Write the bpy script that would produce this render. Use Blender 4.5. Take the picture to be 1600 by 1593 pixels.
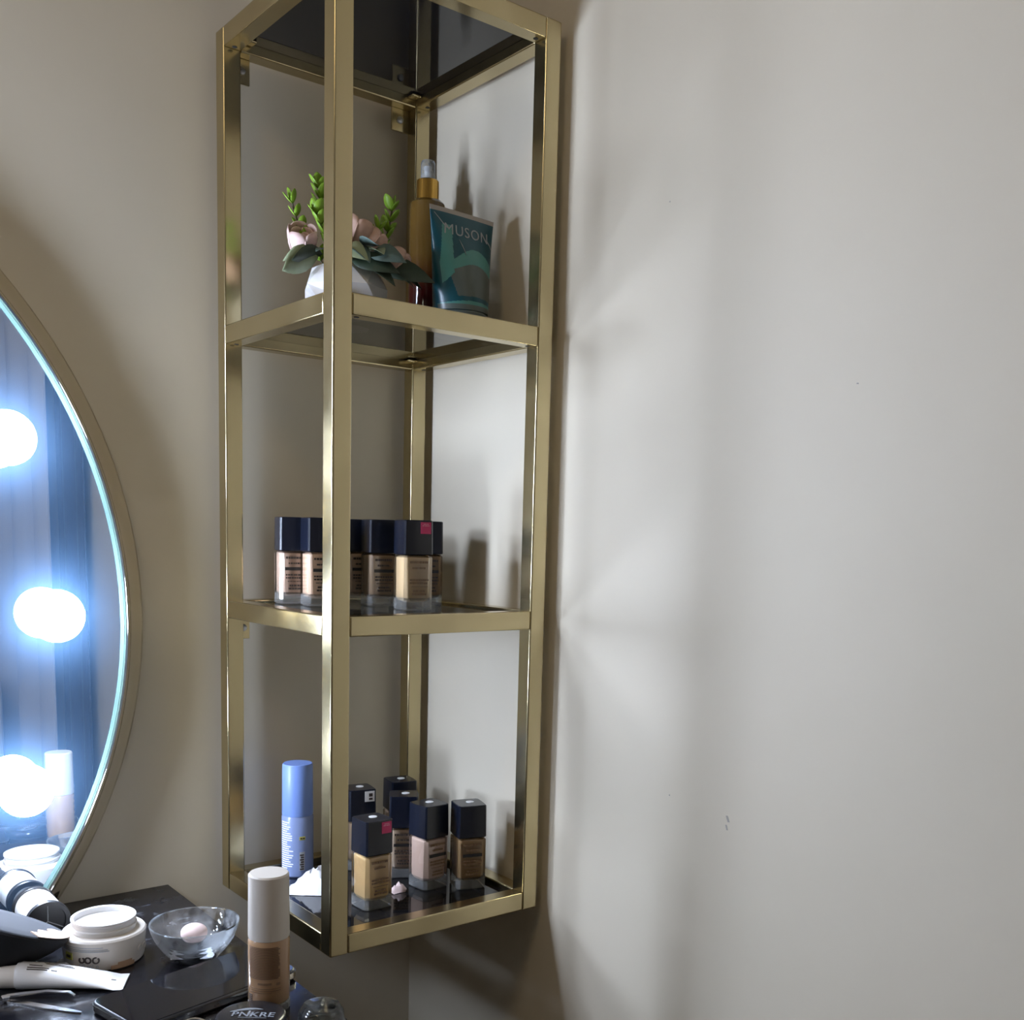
import bpy, bmesh, math, random
from mathutils import Vector, Matrix
random.seed(7)
for o in list(bpy.data.objects): bpy.data.objects.remove(o)
S = bpy.context.scene
COL = S.collection
rad = math.radians

# ------------------------------------------------------------------ camera
cam = bpy.data.cameras.new('camera'); camo = bpy.data.objects.new('camera', cam); COL.objects.link(camo)
RX = (0.7806494866, -0.6243384446, 0.0280693010)
RY = (-0.0544829864, -0.1127281848, -0.9921310198)
RZ = (0.6225897391, 0.7729772719, -0.1220170226)
camo.matrix_world = Matrix(((RX[0], -RY[0], -RZ[0], -0.74134409), (RX[1], -RY[1], -RZ[1], -1.16974778),
                            (RX[2], -RY[2], -RZ[2], 0.39880192), (0, 0, 0, 1)))
cam.sensor_fit = 'HORIZONTAL'; cam.sensor_width = 36
cam.lens = 1660.743 / 1600 * 36
cam.shift_x = (800 - 833.344) / 1600; cam.shift_y = (1041.254 - 796.5) / 1600
cam.clip_start = 0.01
S.camera = camo

# ------------------------------------------------------------------ light and exposure
BULB = 134.0
LAMP = 8.4
S.view_settings.view_transform = 'Standard'; S.view_settings.look = 'None'
S.view_settings.exposure = 0.0; S.view_settings.gamma = 1.0; S.view_settings.use_curve_mapping = False
S.cycles.caustics_reflective = True; S.cycles.blur_glossy = 1.5; S.cycles.caustics_refractive = False
S.cycles.max_bounces = 10; S.cycles.transparent_max_bounces = 24
W_ = bpy.data.worlds.new('world'); S.world = W_; W_.use_nodes = True
W_.node_tree.nodes['Background'].inputs[0].default_value = (0.5, 0.48, 0.45, 1)
W_.node_tree.nodes['Background'].inputs[1].default_value = 0.05

# ------------------------------------------------------------------ constants
SW, SD, TU = 0.2612, 0.2670, 0.02           # shelf width (x), depth (y), tube
ZT, ZA, ZB, ZC = 0.9245, 0.6180, 0.3172, 0.0
GX, GY = 0.011, 0.017                       # wall planes
TZ = -0.0125                                # table top
FLOOR, CEIL = TZ - 0.75, 1.75

# ------------------------------------------------------------------ materials
def lin(r, g, b):
    f = lambda c: (c / 255 / 12.92) if c / 255 <= 0.04045 else ((c / 255 + 0.055) / 1.055) ** 2.4
    return (f(r), f(g), f(b), 1)
def newmat(name):
    m = bpy.data.materials.new(name); m.use_nodes = True
    nt = m.node_tree; b = nt.nodes['Principled BSDF']
    return m, nt, b
def pbr(name, col, rough=0.5, metal=0.0, spec=0.5, coat=0.0, emit=None, strength=0, trans=0.0, sss=0.0):
    m, nt, b = newmat(name)
    b.inputs['Base Color'].default_value = col; b.inputs['Roughness'].default_value = rough
    b.inputs['Metallic'].default_value = metal; b.inputs['Specular IOR Level'].default_value = spec
    b.inputs['Coat Weight'].default_value = coat
    if emit: b.inputs['Emission Color'].default_value = emit; b.inputs['Emission Strength'].default_value = strength
    if trans: b.inputs['Transmission Weight'].default_value = trans
    return m
def noise(nt, scale, detail=3, rough=0.6, vec=None, sc=(1, 1, 1)):
    tc = nt.nodes.new('ShaderNodeTexCoord'); mp = nt.nodes.new('ShaderNodeMapping'); mp.inputs['Scale'].default_value = sc
    n = nt.nodes.new('ShaderNodeTexNoise'); n.inputs['Scale'].default_value = scale
    n.inputs['Detail'].default_value = detail; n.inputs['Roughness'].default_value = rough
    nt.links.new(tc.outputs[vec or 'Object'], mp.inputs['Vector']); nt.links.new(mp.outputs[0], n.inputs['Vector'])
    return n.outputs['Fac']
def ramp(nt, src, p0, c0, p1, c1):
    r = nt.nodes.new('ShaderNodeValToRGB'); e = r.color_ramp.elements
    e[0].position = p0; e[0].color = c0; e[1].position = p1; e[1].color = c1
    nt.links.new(src, r.inputs[0]); return r.outputs[0]
def bump(nt, b, src, strength, dist=0.001):
    k = nt.nodes.new('ShaderNodeBump'); k.inputs['Strength'].default_value = strength; k.inputs['Distance'].default_value = dist
    nt.links.new(src, k.inputs['Height']); nt.links.new(k.outputs[0], b.inputs['Normal'])
def g(v): return (v, v, v, 1)

def wall_mat():
    m, nt, b = newmat('wall_paint')
    c = ramp(nt, noise(nt, 2.2, 4), 0.3, (0.610, 0.545, 0.430, 1), 0.7, (0.645, 0.578, 0.460, 1)); nt.links.new(c, b.inputs['Base Color'])
    b.inputs['Roughness'].default_value = 0.55; b.inputs['Specular IOR Level'].default_value = 0.3
    bump(nt, b, noise(nt, 160, 3), 0.10, 0.0006); return m
def brass_mat(name, r0, r1, c0, c1, bs=0.25, sc=(1, 1, 0.12)):
    m, nt, b = newmat(name); b.inputs['Metallic'].default_value = 1.0
    n1 = noise(nt, 14, 3, 0.5, sc=sc); n2 = noise(nt, 22, 3, 0.5)
    nt.links.new(ramp(nt, n1, 0.25, c0, 0.75, c1), b.inputs['Base Color'])
    nt.links.new(ramp(nt, n2, 0.30, g(r0), 0.70, g(r1)), b.inputs['Roughness'])
    bump(nt, b, noise(nt, 48, 2, 0.45), bs, 0.0006); return m
def clear_mat(name, tint, ior=1.45, rough=0.02, milk=0.0, milkcol=(0.8, 0.85, 0.88, 1), low=0.0):
    m = bpy.data.materials.new(name); m.use_nodes = True; nt = m.node_tree
    nt.nodes.remove(nt.nodes['Principled BSDF']); out = nt.nodes['Material Output']
    t = nt.nodes.new('ShaderNodeBsdfTransparent'); t.inputs[0].default_value = tint
    gl = nt.nodes.new('ShaderNodeBsdfGlossy'); gl.inputs['Roughness'].default_value = rough; gl.inputs[0].default_value = (1, 1, 1, 1)
    fr = nt.nodes.new('ShaderNodeFresnel'); fr.inputs[0].default_value = ior
    mx = nt.nodes.new('ShaderNodeMixShader'); nt.links.new(fr.outputs[0], mx.inputs[0])
    nt.links.new(t.outputs[0], mx.inputs[1]); nt.links.new(gl.outputs[0], mx.inputs[2]); res = mx
    if milk:
        d = nt.nodes.new('ShaderNodeBsdfDiffuse'); d.inputs[0].default_value = milkcol
        m2 = nt.nodes.new('ShaderNodeMixShader')
        nt.links.new(ramp(nt, noise(nt, 45, 4, 0.7), 0.40, g(low), 0.75, g(milk)), m2.inputs[0])
        nt.links.new(mx.outputs[0], m2.inputs[1]); nt.links.new(d.outputs[0], m2.inputs[2]); res = m2
    nt.links.new(res.outputs[0], out.inputs['Surface']); return m
def mirror_mat():
    m = bpy.data.materials.new('mirror_glass'); m.use_nodes = True; nt = m.node_tree
    nt.nodes.remove(nt.nodes['Principled BSDF']); out = nt.nodes['Material Output']
    gl = nt.nodes.new('ShaderNodeBsdfGlossy'); gl.inputs['Roughness'].default_value = 0.0; gl.inputs[0].default_value = (0.86, 0.90, 0.92, 1)
    d = nt.nodes.new('ShaderNodeBsdfDiffuse'); d.inputs[0].default_value = (0.30, 0.58, 1.0, 1)  # thin dust film, tinted blue to imitate the glow around the bulbs
    mx = nt.nodes.new('ShaderNodeMixShader')
    nt.links.new(ramp(nt, noise(nt, 7, 4, 0.6), 0.25, g(0.036), 0.8, g(0.052)), mx.inputs[0])
    nt.links.new(gl.outputs[0], mx.inputs[1]); nt.links.new(d.outputs[0], mx.inputs[2]); nt.links.new(mx.outputs[0], out.inputs['Surface'])
    return m
def table_mat():
    m, nt, b = newmat('black_tabletop')
    c = ramp(nt, noise(nt, 26, 6, 0.75, sc=(1, 2.2, 1)), 0.56, (0.006, 0.006, 0.008, 1), 0.82, (0.16, 0.17, 0.19, 1)); nt.links.new(c, b.inputs['Base Color'])
    r = ramp(nt, noise(nt, 18, 5, 0.7), 0.4, g(0.12), 0.7, g(0.36)); nt.links.new(r, b.inputs['Roughness'])
    return m
M = {}
M['wall'] = wall_mat()
M['ceiling'] = pbr('ceiling_paint', (0.72, 0.70, 0.66, 1), 0.8)
M['floor'] = pbr('floor_tile', (0.16, 0.14, 0.12, 1), 0.35)
M['brass'] = brass_mat('brushed_brass', 0.17, 0.25, (0.50, 0.415, 0.24, 1), (0.57, 0.48, 0.285, 1), 0.10)
M['brass_polished'] = brass_mat('polished_brass', 0.06, 0.11, (0.74, 0.69, 0.58, 1), (0.82, 0.77, 0.67, 1), 0.03, (1, 1, 1))
M['smoked'] = clear_mat('smoked_glass', (0.07, 0.075, 0.08, 1), 1.5, 0.02)
M['black_glass'] = pbr('black_glass', (0.004, 0.004, 0.005, 1), 0.06, 0, 0.6)
M['steel'] = pbr('screw_steel', (0.45, 0.46, 0.48, 1), 0.3, 1)
M['dark'] = pbr('dark_hole', (0.01, 0.009, 0.008, 1), 0.7)
M['mirror'] = mirror_mat()
M['aqua'] = pbr('glass_edge_aqua', (0.13, 0.225, 0.225, 1), 0.2)
M['bulb'] = pbr('lit_bulb', (0.9, 0.9, 0.9, 1), 0.4, emit=(0.705, 0.820, 1.05, 1), strength=BULB)
M['white'] = pbr('white_plastic', (0.66, 0.64, 0.62, 1), 0.32)
M['cream'] = pbr('cream_plastic', (0.64, 0.585, 0.52, 1), 0.28)
M['black_plastic'] = pbr('black_plastic', (0.012, 0.012, 0.014, 1), 0.35)
M['navy'] = pbr('navy_cap', (0.006, 0.008, 0.016, 1), 0.22, 0, 0.5)
M['table'] = table_mat()
M['bottle_glass'] = clear_mat('bottle_glass', (0.96, 0.97, 0.97, 1), 1.45, 0.02)
M['bottle_base'] = clear_mat('bottle_base', (0.80, 0.81, 0.80, 1), 1.5, 0.05, 0.26, (0.66, 0.66, 0.64, 1), 0.13)
M['bowl'] = clear_mat('bowl_glass', (0.94, 0.96, 0.97, 1), 1.5, 0.02, 0.30, (0.9, 0.92, 0.94, 1), 0.0)
M['clear'] = clear_mat('clear_plastic', (0.92, 0.94, 0.95, 1), 1.45, 0.04, 0.15)
M['frosted'] = clear_mat('frosted_clear', (0.86, 0.88, 0.90, 1), 1.2, 0.1, 0.5)
M['print'] = pbr('dark_print', (0.035, 0.022, 0.016, 1), 0.5)
M['print_brown'] = pbr('brown_print', (0.19, 0.11, 0.055, 1), 0.5)
M['print_black'] = pbr('black_print', (0.008, 0.007, 0.008, 1), 0.4)
M['print_white'] = pbr('white_print', (0.85, 0.87, 0.92, 1), 0.5)
M['print_grey'] = pbr('grey_print', (0.35, 0.37, 0.40, 1), 0.35)
M['pink'] = pbr('pink_sticker', (0.52, 0.03, 0.13, 1), 0.4)
M['pink_print'] = pbr('pale_pink_print', (0.75, 0.35, 0.45, 1), 0.4)
M['white_label'] = pbr('white_sticker', (0.70, 0.68, 0.66, 1), 0.45)
M['silver'] = pbr('polished_steel', (0.80, 0.80, 0.82, 1), 0.16, 1)
M['blue_cap'] = pbr('blue_cap', (0.17, 0.27, 0.60, 1), 0.38)
M['blue_body'] = pbr('frosted_blue_body', (0.21, 0.27, 0.47, 1), 0.25)
M['gold'] = pbr('gold_cap', (0.70, 0.42, 0.10, 1), 0.22, 1)
M['teal'] = pbr('teal_tube', (0.003, 0.075, 0.105, 1), 0.33)
M['mint'] = pbr('mint_print', (0.08, 0.28, 0.25, 1), 0.33)
M['tube_grey'] = pbr('grey_green_tube', (0.10, 0.125, 0.115, 1), 0.33)
M['crimp'] = pbr('beige_crimp', (0.40, 0.36, 0.32, 1), 0.5)
M['pot'] = pbr('white_ceramic', (0.78, 0.76, 0.75, 1), 0.35)
M['soil'] = pbr('brown_moss', (0.05, 0.035, 0.02, 1), 0.9)
M['leaf'] = pbr('lime_leaf', (0.20, 0.36, 0.022, 1), 0.5)
M['leaf_dark'] = pbr('dark_leaf', (0.035, 0.055, 0.030, 1), 0.55)
M['leaf_sage'] = pbr('sage_leaf', (0.26, 0.30, 0.17, 1), 0.6)
M['leaf_blue'] = pbr('blue_green_leaf', (0.10, 0.15, 0.13, 1), 0.6)
M['petal'] = pbr('blush_petal', (0.66, 0.47, 0.43, 1), 0.6)
M['petal2'] = pbr('peach_petal', (0.55, 0.36, 0.28, 1), 0.6)
M['stem'] = pbr('stem_brown', (0.07, 0.06, 0.025, 1), 0.6)
M['sponge_black'] = pbr('black_foam', (0.012, 0.013, 0.016, 1), 0.95)
M['sponge_face'] = pbr('grey_foam', (0.020, 0.021, 0.025, 1), 0.95)
M['smear'] = pbr('foundation_smear', (0.50, 0.36, 0.26, 1), 0.7)
M['pale_pink'] = pbr('pale_pink_sponge', (0.66, 0.50, 0.46, 1), 0.8)
M['tissue'] = pbr('white_tissue', (0.66, 0.66, 0.68, 1), 0.9)
M['yellow'] = pbr('yellow_badge', (0.50, 0.48, 0.10, 1), 0.5)
M['stain'] = pbr('brown_stain', (0.36, 0.22, 0.13, 1), 0.6)
M['curtain'] = pbr('beige_curtain', (0.50, 0.44, 0.38, 1), 0.8)
M['curtain_dark'] = pbr('dark_blue_panel', (0.035, 0.04, 0.055, 1), 0.5)
M['wood_dark'] = pbr('dark_wood', (0.05, 0.035, 0.025, 1), 0.45)
M['cabinet'] = pbr('pale_cabinet', (0.48, 0.44, 0.40, 1), 0.5)
def foundation(i, c):
    k = 'liq%d' % i
    M[k] = pbr('foundation_shade_%d' % i, c, 0.25, 0, 0.5, 0.4); return k
def perfume_mat():
    m, nt, b = newmat('amber_to_red_bottle')
    tc = nt.nodes.new('ShaderNodeTexCoord'); sp = nt.nodes.new('ShaderNodeSeparateXYZ'); nt.links.new(tc.outputs['Object'], sp.inputs[0])
    r = ramp(nt, sp.outputs['Z'], 0.065, (0.060, 0.005, 0.005, 1), 0.105, (0.13, 0.070, 0.013, 1)); nt.links.new(r, b.inputs['Base Color'])
    b.inputs['Roughness'].default_value = 0.12; b.inputs['Coat Weight'].default_value = 0.3; return m
M['perfume'] = perfume_mat()

# ------------------------------------------------------------------ mesh helpers
def smooth_by_angle(me, deg=35):
    bm = bmesh.new(); bm.from_mesh(me)
    for f in bm.faces: f.smooth = True
    for e in bm.edges:
        if len(e.link_faces) == 2 and e.calc_face_angle(0) > rad(deg): e.smooth = False
    bm.to_mesh(me); bm.free()
def obj(name, data, parent=None, loc=(0, 0, 0), rot=(0, 0, 0)):
    o = bpy.data.objects.new(name, data); COL.objects.link(o)
    o.location = loc; o.rotation_euler = rot
    if parent: o.parent = parent
    return o
def mesh(name, verts, faces, mat, parent=None, loc=(0, 0, 0), rot=(0, 0, 0), smooth=None, mats=None, idx=None):
    me = bpy.data.meshes.new(name); me.from_pydata([tuple(v) for v in verts], [], faces)
    for mm in (mats or [mat]): me.materials.append(M[mm])
    if idx:
        for p, i in zip(me.polygons, idx): p.material_index = i
    me.validate(); 
    bm = bmesh.new(); bm.from_mesh(me); bmesh.ops.recalc_face_normals(bm, faces=bm.faces); bm.to_mesh(me); bm.free()
    if smooth: smooth_by_angle(me, smooth)
    return obj(name, me, parent, loc, rot)
def bmobj(name, bm, mat, parent=None, loc=(0, 0, 0), rot=(0, 0, 0), smooth=None):
    me = bpy.data.meshes.new(name); bmesh.ops.recalc_face_normals(bm, faces=bm.faces); bm.to_mesh(me); bm.free()
    me.materials.append(M[mat])
    if smooth: smooth_by_angle(me, smooth)
    return obj(name, me, parent, loc, rot)
def boxbm(x0, x1, y0, y1, z0, z1, bev=0.0, seg=1):
    bm = bmesh.new()
    v = [bm.verts.new((x, y, z)) for z in (z0, z1) for y in (y0, y1) for x in (x0, x1)]
    for f in ((0, 2, 3, 1), (4, 5, 7, 6), (0, 1, 5, 4), (2, 6, 7, 3), (0, 4, 6, 2), (1, 3, 7, 5)): bm.faces.new([v[i] for i in f])
    if bev: bmesh.ops.bevel(bm, geom=list(bm.edges), offset=bev, segments=seg, affect='EDGES', profile=0.5)
    return bm
def box(name, x0, x1, y0, y1, z0, z1, mat, parent=None, bev=0.0, seg=1, loc=(0, 0, 0), rot=(0, 0, 0)):
    o = bmobj(name, boxbm(x0, x1, y0, y1, z0, z1, bev, seg), mat, parent, loc, rot, None)
    if seg > 1:      # rounded edges shade smoothly, the six flat sides stay flat
        for p in o.data.polygons: p.use_smooth = max(abs(c) for c in p.normal) < 0.999
    return o
def lathe(name, prof, mat, parent=None, loc=(0, 0, 0), rot=(0, 0, 0), seg=40, smooth=35):
    vs, fs, rings = [], [], []
    for r, z in prof:
        if r < 1e-6: rings.append([len(vs)]); vs.append((0, 0, z))
        else:
            rings.append(list(range(len(vs), len(vs) + seg)))
            vs += [(r * math.cos(2 * math.pi * i / seg), r * math.sin(2 * math.pi * i / seg), z) for i in range(seg)]
    for a, b in zip(rings, rings[1:]):
        for i in range(seg):
            j = (i + 1) % seg
            if len(a) == 1 and len(b) == 1: continue
            if len(a) == 1: fs.append((a[0], b[i], b[j]))
            elif len(b) == 1: fs.append((a[i], a[j], b[0]))
            else: fs.append((a[i], a[j], b[j], b[i]))
    return mesh(name, vs, fs, mat, parent, loc, rot, smooth)
def loft(name, loops, mat, parent=None, loc=(0, 0, 0), rot=(0, 0, 0), smooth=35, cap=True):
    n = len(loops[0]); vs = [v for l in loops for v in l]; fs = []
    for k in range(len(loops) - 1):
        for i in range(n):
            j = (i + 1) % n; fs.append((k * n + i, k * n + j, (k + 1) * n + j, (k + 1) * n + i))
    if cap: fs.append(tuple(range(n))[::-1]); fs.append(tuple(range((len(loops) - 1) * n, len(loops) * n)))
    return mesh(name, vs, fs, mat, parent, loc, rot, smooth)
def tube(name, pts, r, mat, parent=None, loc=(0, 0, 0), seg=6):
    pts = [Vector(p) for p in pts]; loops = []
    for i, p in enumerate(pts):
        d = (pts[min(i + 1, len(pts) - 1)] - pts[max(i - 1, 0)]).normalized()
        a = d.cross(Vector((0.31, 0.9, 0.2))).normalized(); b = d.cross(a)
        rr = r[i] if isinstance(r, (list, tuple)) else r
        loops.append([p + a * rr * math.cos(2 * math.pi * k / seg) + b * rr * math.sin(2 * math.pi * k / seg) for k in range(seg)])
    return loft(name, loops, mat, parent, loc)
def arc_patches(name, r, rects, mat, parent, loc=(0, 0, 0), rot=(0, 0, 0), t=0.0004):
    """curved thin print on a cylinder: rects = (a0, a1, z0, z1) in degrees; sits just proud of the surface"""
    vs, fs = [], []
    for a0, a1, z0, z1 in rects:
        n = max(2, int(abs(a1 - a0) / 6)); b = len(vs)
        for i in range(n + 1):
            a = rad(a0 + (a1 - a0) * i / n)
            for rr in (r - 0.0002, r + t):
                for z in (z0, z1): vs.append((rr * math.cos(a), rr * math.sin(a), z))
        for i in range(n):
            p, q = b + 4 * i, b + 4 * (i + 1)
            fs += [(p + 2, q + 2, q + 3, p + 3), (p, p + 1, q + 1, q), (p + 1, p + 3, q + 3, q + 1), (p, q, q + 2, p + 2)]
        fs += [(b, b + 2, b + 3, b + 1), (b + 4 * n, b + 4 * n + 1, b + 4 * n + 3, b + 4 * n + 2)]
    o = mesh(name, vs, fs, mat, parent, loc, rot)
    if len(rects) > 1: o['kind'] = 'stuff'
    return o
def flat_patches(name, rects, mat, parent, loc=(0, 0, 0), rot=(0, 0, 0), y=0.0, t=0.0004):
    """thin print on a face that looks towards -y: rects = (x0, x1, z0, z1)"""
    vs, fs = [], []
    for x0, x1, z0, z1 in rects:
        b = len(vs)
        vs += [(x, yy, z) for z in (z0, z1) for yy in (y - t, y + 0.0002) for x in (x0, x1)]
        fs += [tuple(b + i for i in f) for f in ((0, 2, 3, 1), (4, 5, 7, 6), (0, 1, 5, 4), (2, 6, 7, 3), (0, 4, 6, 2), (1, 3, 7, 5))]
    o = mesh(name, vs, fs, mat, parent, loc, rot)
    if len(rects) > 1: o['kind'] = 'stuff'
    return o
def words(x0, x1, z, h, gap=0.0006, lo=0.0014, hi=0.0042):
    out, x = [], x0
    while x < x1 - 0.0008:
        w = min(random.uniform(lo, hi), x1 - x); out.append((x, x + w, z, z + h)); x += w + gap
    return out
def text_mesh(name, body, size, mat, parent, xf, extrude=0.0003, shear=0.0, spacing=1.0, bold=0.0):
    """lettering as geometry; xf maps (x, y, depth) of the flat text to the surface"""
    cu = bpy.data.curves.new(name, 'FONT'); cu.body = body; cu.size = size; cu.align_x = 'CENTER'; cu.align_y = 'CENTER'
    cu.extrude = extrude; cu.shear = shear; cu.space_character = spacing; cu.offset = bold; cu.resolution_u = 3
    to = bpy.data.objects.new(name, cu); COL.objects.link(to)
    dg = bpy.context.evaluated_depsgraph_get(); ev = to.evaluated_get(dg)
    me = bpy.data.meshes.new_from_object(ev); bpy.data.objects.remove(to); bpy.data.curves.remove(cu)
    for v in me.vertices: v.co = Vector(xf(v.co.x, v.co.y, v.co.z))
    me.materials.clear(); me.materials.append(M[mat]); me.name = name
    return obj(name, me, parent)
def tag(o, label, cat, group=None):
    o['label'] = label; o['category'] = cat
    if group: o['group'] = group
    return o
def thing(name, label, cat, loc, rz=0.0, group=None):
    o = obj(name, None, None, loc, (0, 0, rz)); o.empty_display_size = 0.02
    return tag(o, label, cat, group)
def struct(o): o['kind'] = 'structure'; return o

# ------------------------------------------------------------------ the room
XL, YB = -3.0, -3.2
struct(box('wall_back', XL - 0.1, GX + 0.1, GY, GY + 0.1, FLOOR, CEIL, 'wall'))
struct(box('wall_right', GX, GX + 0.1, YB, GY, FLOOR, CEIL, 'wall'))
struct(box('wall_left', XL - 0.1, XL, YB, GY, FLOOR, CEIL, 'wall'))
struct(box('wall_front', XL - 0.1, GX + 0.1, YB - 0.1, YB, FLOOR, CEIL, 'wall'))
struct(box('floor', XL - 0.1, GX + 0.1, YB - 0.1, GY + 0.1, FLOOR - 0.1, FLOOR, 'floor'))
struct(box('ceiling', XL - 0.1, GX + 0.1, YB - 0.1, GY + 0.1, CEIL, CEIL + 0.1, 'ceiling'))
def scuff(y, z, w, h, tilt):
    o = mesh('scuff_mark', [(0, 0, 0), (0, w, 0.1 * h), (0, w * 0.8, h), (0, -w * 0.15, h * 0.9), (0.0004, 0, 0), (0.0004, w, 0.1 * h), (0.0004, w * 0.8, h), (0.0004, -w * 0.15, h * 0.9)],
             [(0, 1, 2, 3), (4, 7, 6, 5), (0, 4, 5, 1), (1, 5, 6, 2), (2, 6, 7, 3), (3, 7, 4, 0)], 'scuff', wr, (GX - 0.0003, y, z), (tilt, 0, 0))
M['scuff'] = pbr('wall_scuff', (0.36, 0.33, 0.29, 1), 0.7)
wr = bpy.data.objects['wall_right']
scuff(-0.5340, 0.1390, 0.0022, 0.0070, -0.5); scuff(-0.5325, 0.1310, 0.0018, 0.0055, -0.4); scuff(-0.6440, 0.5278, 0.0018, 0.0012, 0.1); scuff(-0.4565, 0.1478, 0.0014, 0.0014, 0.0); scuff(-0.4230, 0.7160, 0.0016, 0.0012, 0.0)
# ceiling lamp: a round flush fitting that lights the room
t = thing('ceiling_lamp', 'round flush white lamp on the ceiling', 'lamp', (-1.30, -0.90, CEIL))
lathe('lamp_base', [(0, 0), (0.24, 0), (0.24, -0.02), (0, -0.02)], 'white', t)
M['lampglow'] = pbr('lamp_diffuser', (0.9, 0.88, 0.8, 1), 0.5, emit=(1.0, 0.74, 0.40, 1), strength=LAMP)
lathe('lamp_diffuser', [(0.225, -0.0205), (0.22, -0.05), (0.16, -0.075), (0, -0.085)], 'lampglow', t)

# things behind the camera that the vanity mirror shows
def curtain(name, label, y0, y1, mat, amp, waves, x):
    n = waves * 8; vs, fs = [], []
    for i in range(n + 1):
        y = y0 + (y1 - y0) * i / n; dx = amp * math.sin(2 * math.pi * waves * i / n)
        for z in (FLOOR + 0.02, CEIL - 0.08):
            vs += [(x + dx, y, z), (x + dx + 0.004, y, z)]
    for i in range(n):
        a, b = 4 * i, 4 * (i + 1)
        fs += [(a, b, b + 2, a + 2), (a + 1, a + 3, b + 3, b + 1), (a, a + 1, b + 1, b), (a + 2, b + 2, b + 3, a + 3)]
    fs += [(0, 2, 3, 1), (4 * n, 4 * n + 1, 4 * n + 3, 4 * n + 2)]
    return tag(mesh(name, vs, fs, mat, smooth=60), label, 'curtain')
curtain('dark_curtain', 'dark blue curtain on the right wall, reflected at the mirror edge', -1.64, -1.43, 'curtain_dark', 0.006, 2, -0.012)
curtain('beige_curtain', 'long beige pleated curtain, blurred in the mirror behind the bulbs', -2.75, -1.66, 'curtain', 0.020, 5, -0.03)
t = thing('low_cabinet', 'pale low cabinet in front of the beige curtain, seen in the mirror', 'cabinet', (-0.28, -2.3, FLOOR))
box('cabinet_body', -0.2, 0.2, -0.32, 0.32, 0.06, 0.80, 'cabinet', t, 0.005)
box('cabinet_door', -0.222, -0.2, -0.31, -0.005, 0.09, 0.77, 'cabinet', t, 0.004)
box('cabinet_door', -0.222, -0.2, 0.005, 0.31, 0.09, 0.77, 'cabinet', t, 0.004)
for sx in (-1, 1):
    for sy in (-1, 1): box('foot', sx * 0.17 - 0.02, sx * 0.17 + 0.02, sy * 0.28 - 0.02, sy * 0.28 + 0.02, 0, 0.06, 'wood_dark', t)

# ------------------------------------------------------------------ dressing table
t = thing('dressing_table', 'black glossy dressing table dusted with powder below the mirror', 'table', (-0.93, -0.30, FLOOR))
TH = TZ - FLOOR
box('tabletop', -0.60, 0.6115, -0.34, 0.3165, TH - 0.03, TH, 'table', t, 0.0015)
box('apron', -0.57, 0.58, 0.26, 0.28, TH - 0.13, TH - 0.03, 'black_plastic', t)
for sx in (-0.56, 0.57):
    for sy in (-0.30, 0.28): box('leg', sx - 0.02, sx + 0.02, sy - 0.02, sy + 0.02, 0, TH - 0.03, 'black_plastic', t, 0.002)

# ------------------------------------------------------------------ vanity mirror
MC = (-0.8681, -0.022, 0.2991)
mir = thing('vanity_mirror', 'round brass-framed vanity mirror with lit bulbs standing on the table', 'mirror', MC)
mir.rotation_euler = (-rad(0.9), 0, 0)
ZCUT = TZ - MC[2] + 0.0005
def arc_pts(r, n=120):
    a0 = math.asin(max(-1, ZCUT / r)); a1 = math.pi - a0
    return [(r * math.cos(a0 + (a1 - a0) * i / n), r * math.sin(a0 + (a1 - a0) * i / n)) for i in range(n + 1)]
def plate(name, r, y0, y1, mat, parent):
    p = arc_pts(r); n = len(p)
    vs = [(x, y0, z) for x, z in p] + [(x, y1, z) for x, z in p]
    fs = [tuple(range(n)), tuple(range(n, 2 * n))[::-1]] + [(i, (i + 1) % n, n + (i + 1) % n, n + i) for i in range(n)]
    return mesh(name, vs, fs, mat, parent)
def ring(name, prof, mat, parent, smooth=40):
    """closed profile of (radius, y) swept along the mirror's arc"""
    vs, fs, m = [], [], len(prof)
    arcs = [arc_pts(r) for r, y in prof]; n = len(arcs[0])
    for i in range(n):
        for k in range(m): vs.append((arcs[k][i][0], prof[k][1], arcs[k][i][1]))
    for i in range(n - 1):
        for k in range(m):
            l = (k + 1) % m; fs.append((i * m + k, i * m + l, (i + 1) * m + l, (i + 1) * m + k))
    fs += [tuple(range(m)), tuple(range((n - 1) * m, n * m))[::-1]]
    return mesh(name, vs, fs, mat, parent, smooth=smooth)
plate('mirror_glass', 0.4884, 0.0, 0.004, 'mirror', mir)
ring('glass_edge', [(0.4886, -0.0008), (0.4923, -0.0008), (0.4923, 0.004), (0.4886, 0.004)], 'aqua', mir)
ring('frame', [(0.4925, 0.004), (0.4925, -0.0080), (0.4932, -0.0098), (0.4945, -0.0102), (0.4958, -0.0090),
               (0.4972, -0.0045), (0.5165, 0.026), (0.5225, 0.0310), (0.523, 0.033), (0.4925, 0.033)], 'brass_polished', mir, 50)
plate('backing_board', 0.4880, 0.0045, 0.033, 'black_plastic', mir)
for k in range(-1, 9):
    a = rad(0.95 + 24.3 * k); rr = 0.4180
    px, pz = rr * math.cos(a), rr * math.sin(a)
    bb = lathe('bulb', [(0, 0.0255)] + [(0.0262 * math.sin(rad(d)), 0.0262 * math.cos(rad(d))) for d in range(18, 180, 9)] + [(0, -0.0262)], 'bulb', mir, (px, -0.0278, pz), (rad(90) * -1, 0, 0), 32)
    lathe('bulb_base', [(0, 0.0), (0.014, 0.0), (0.014, 0.006), (0.008, 0.008), (0, 0.008)], 'white', bb, (0, 0, 0.0196), (0, 0, 0), 24)

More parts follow.
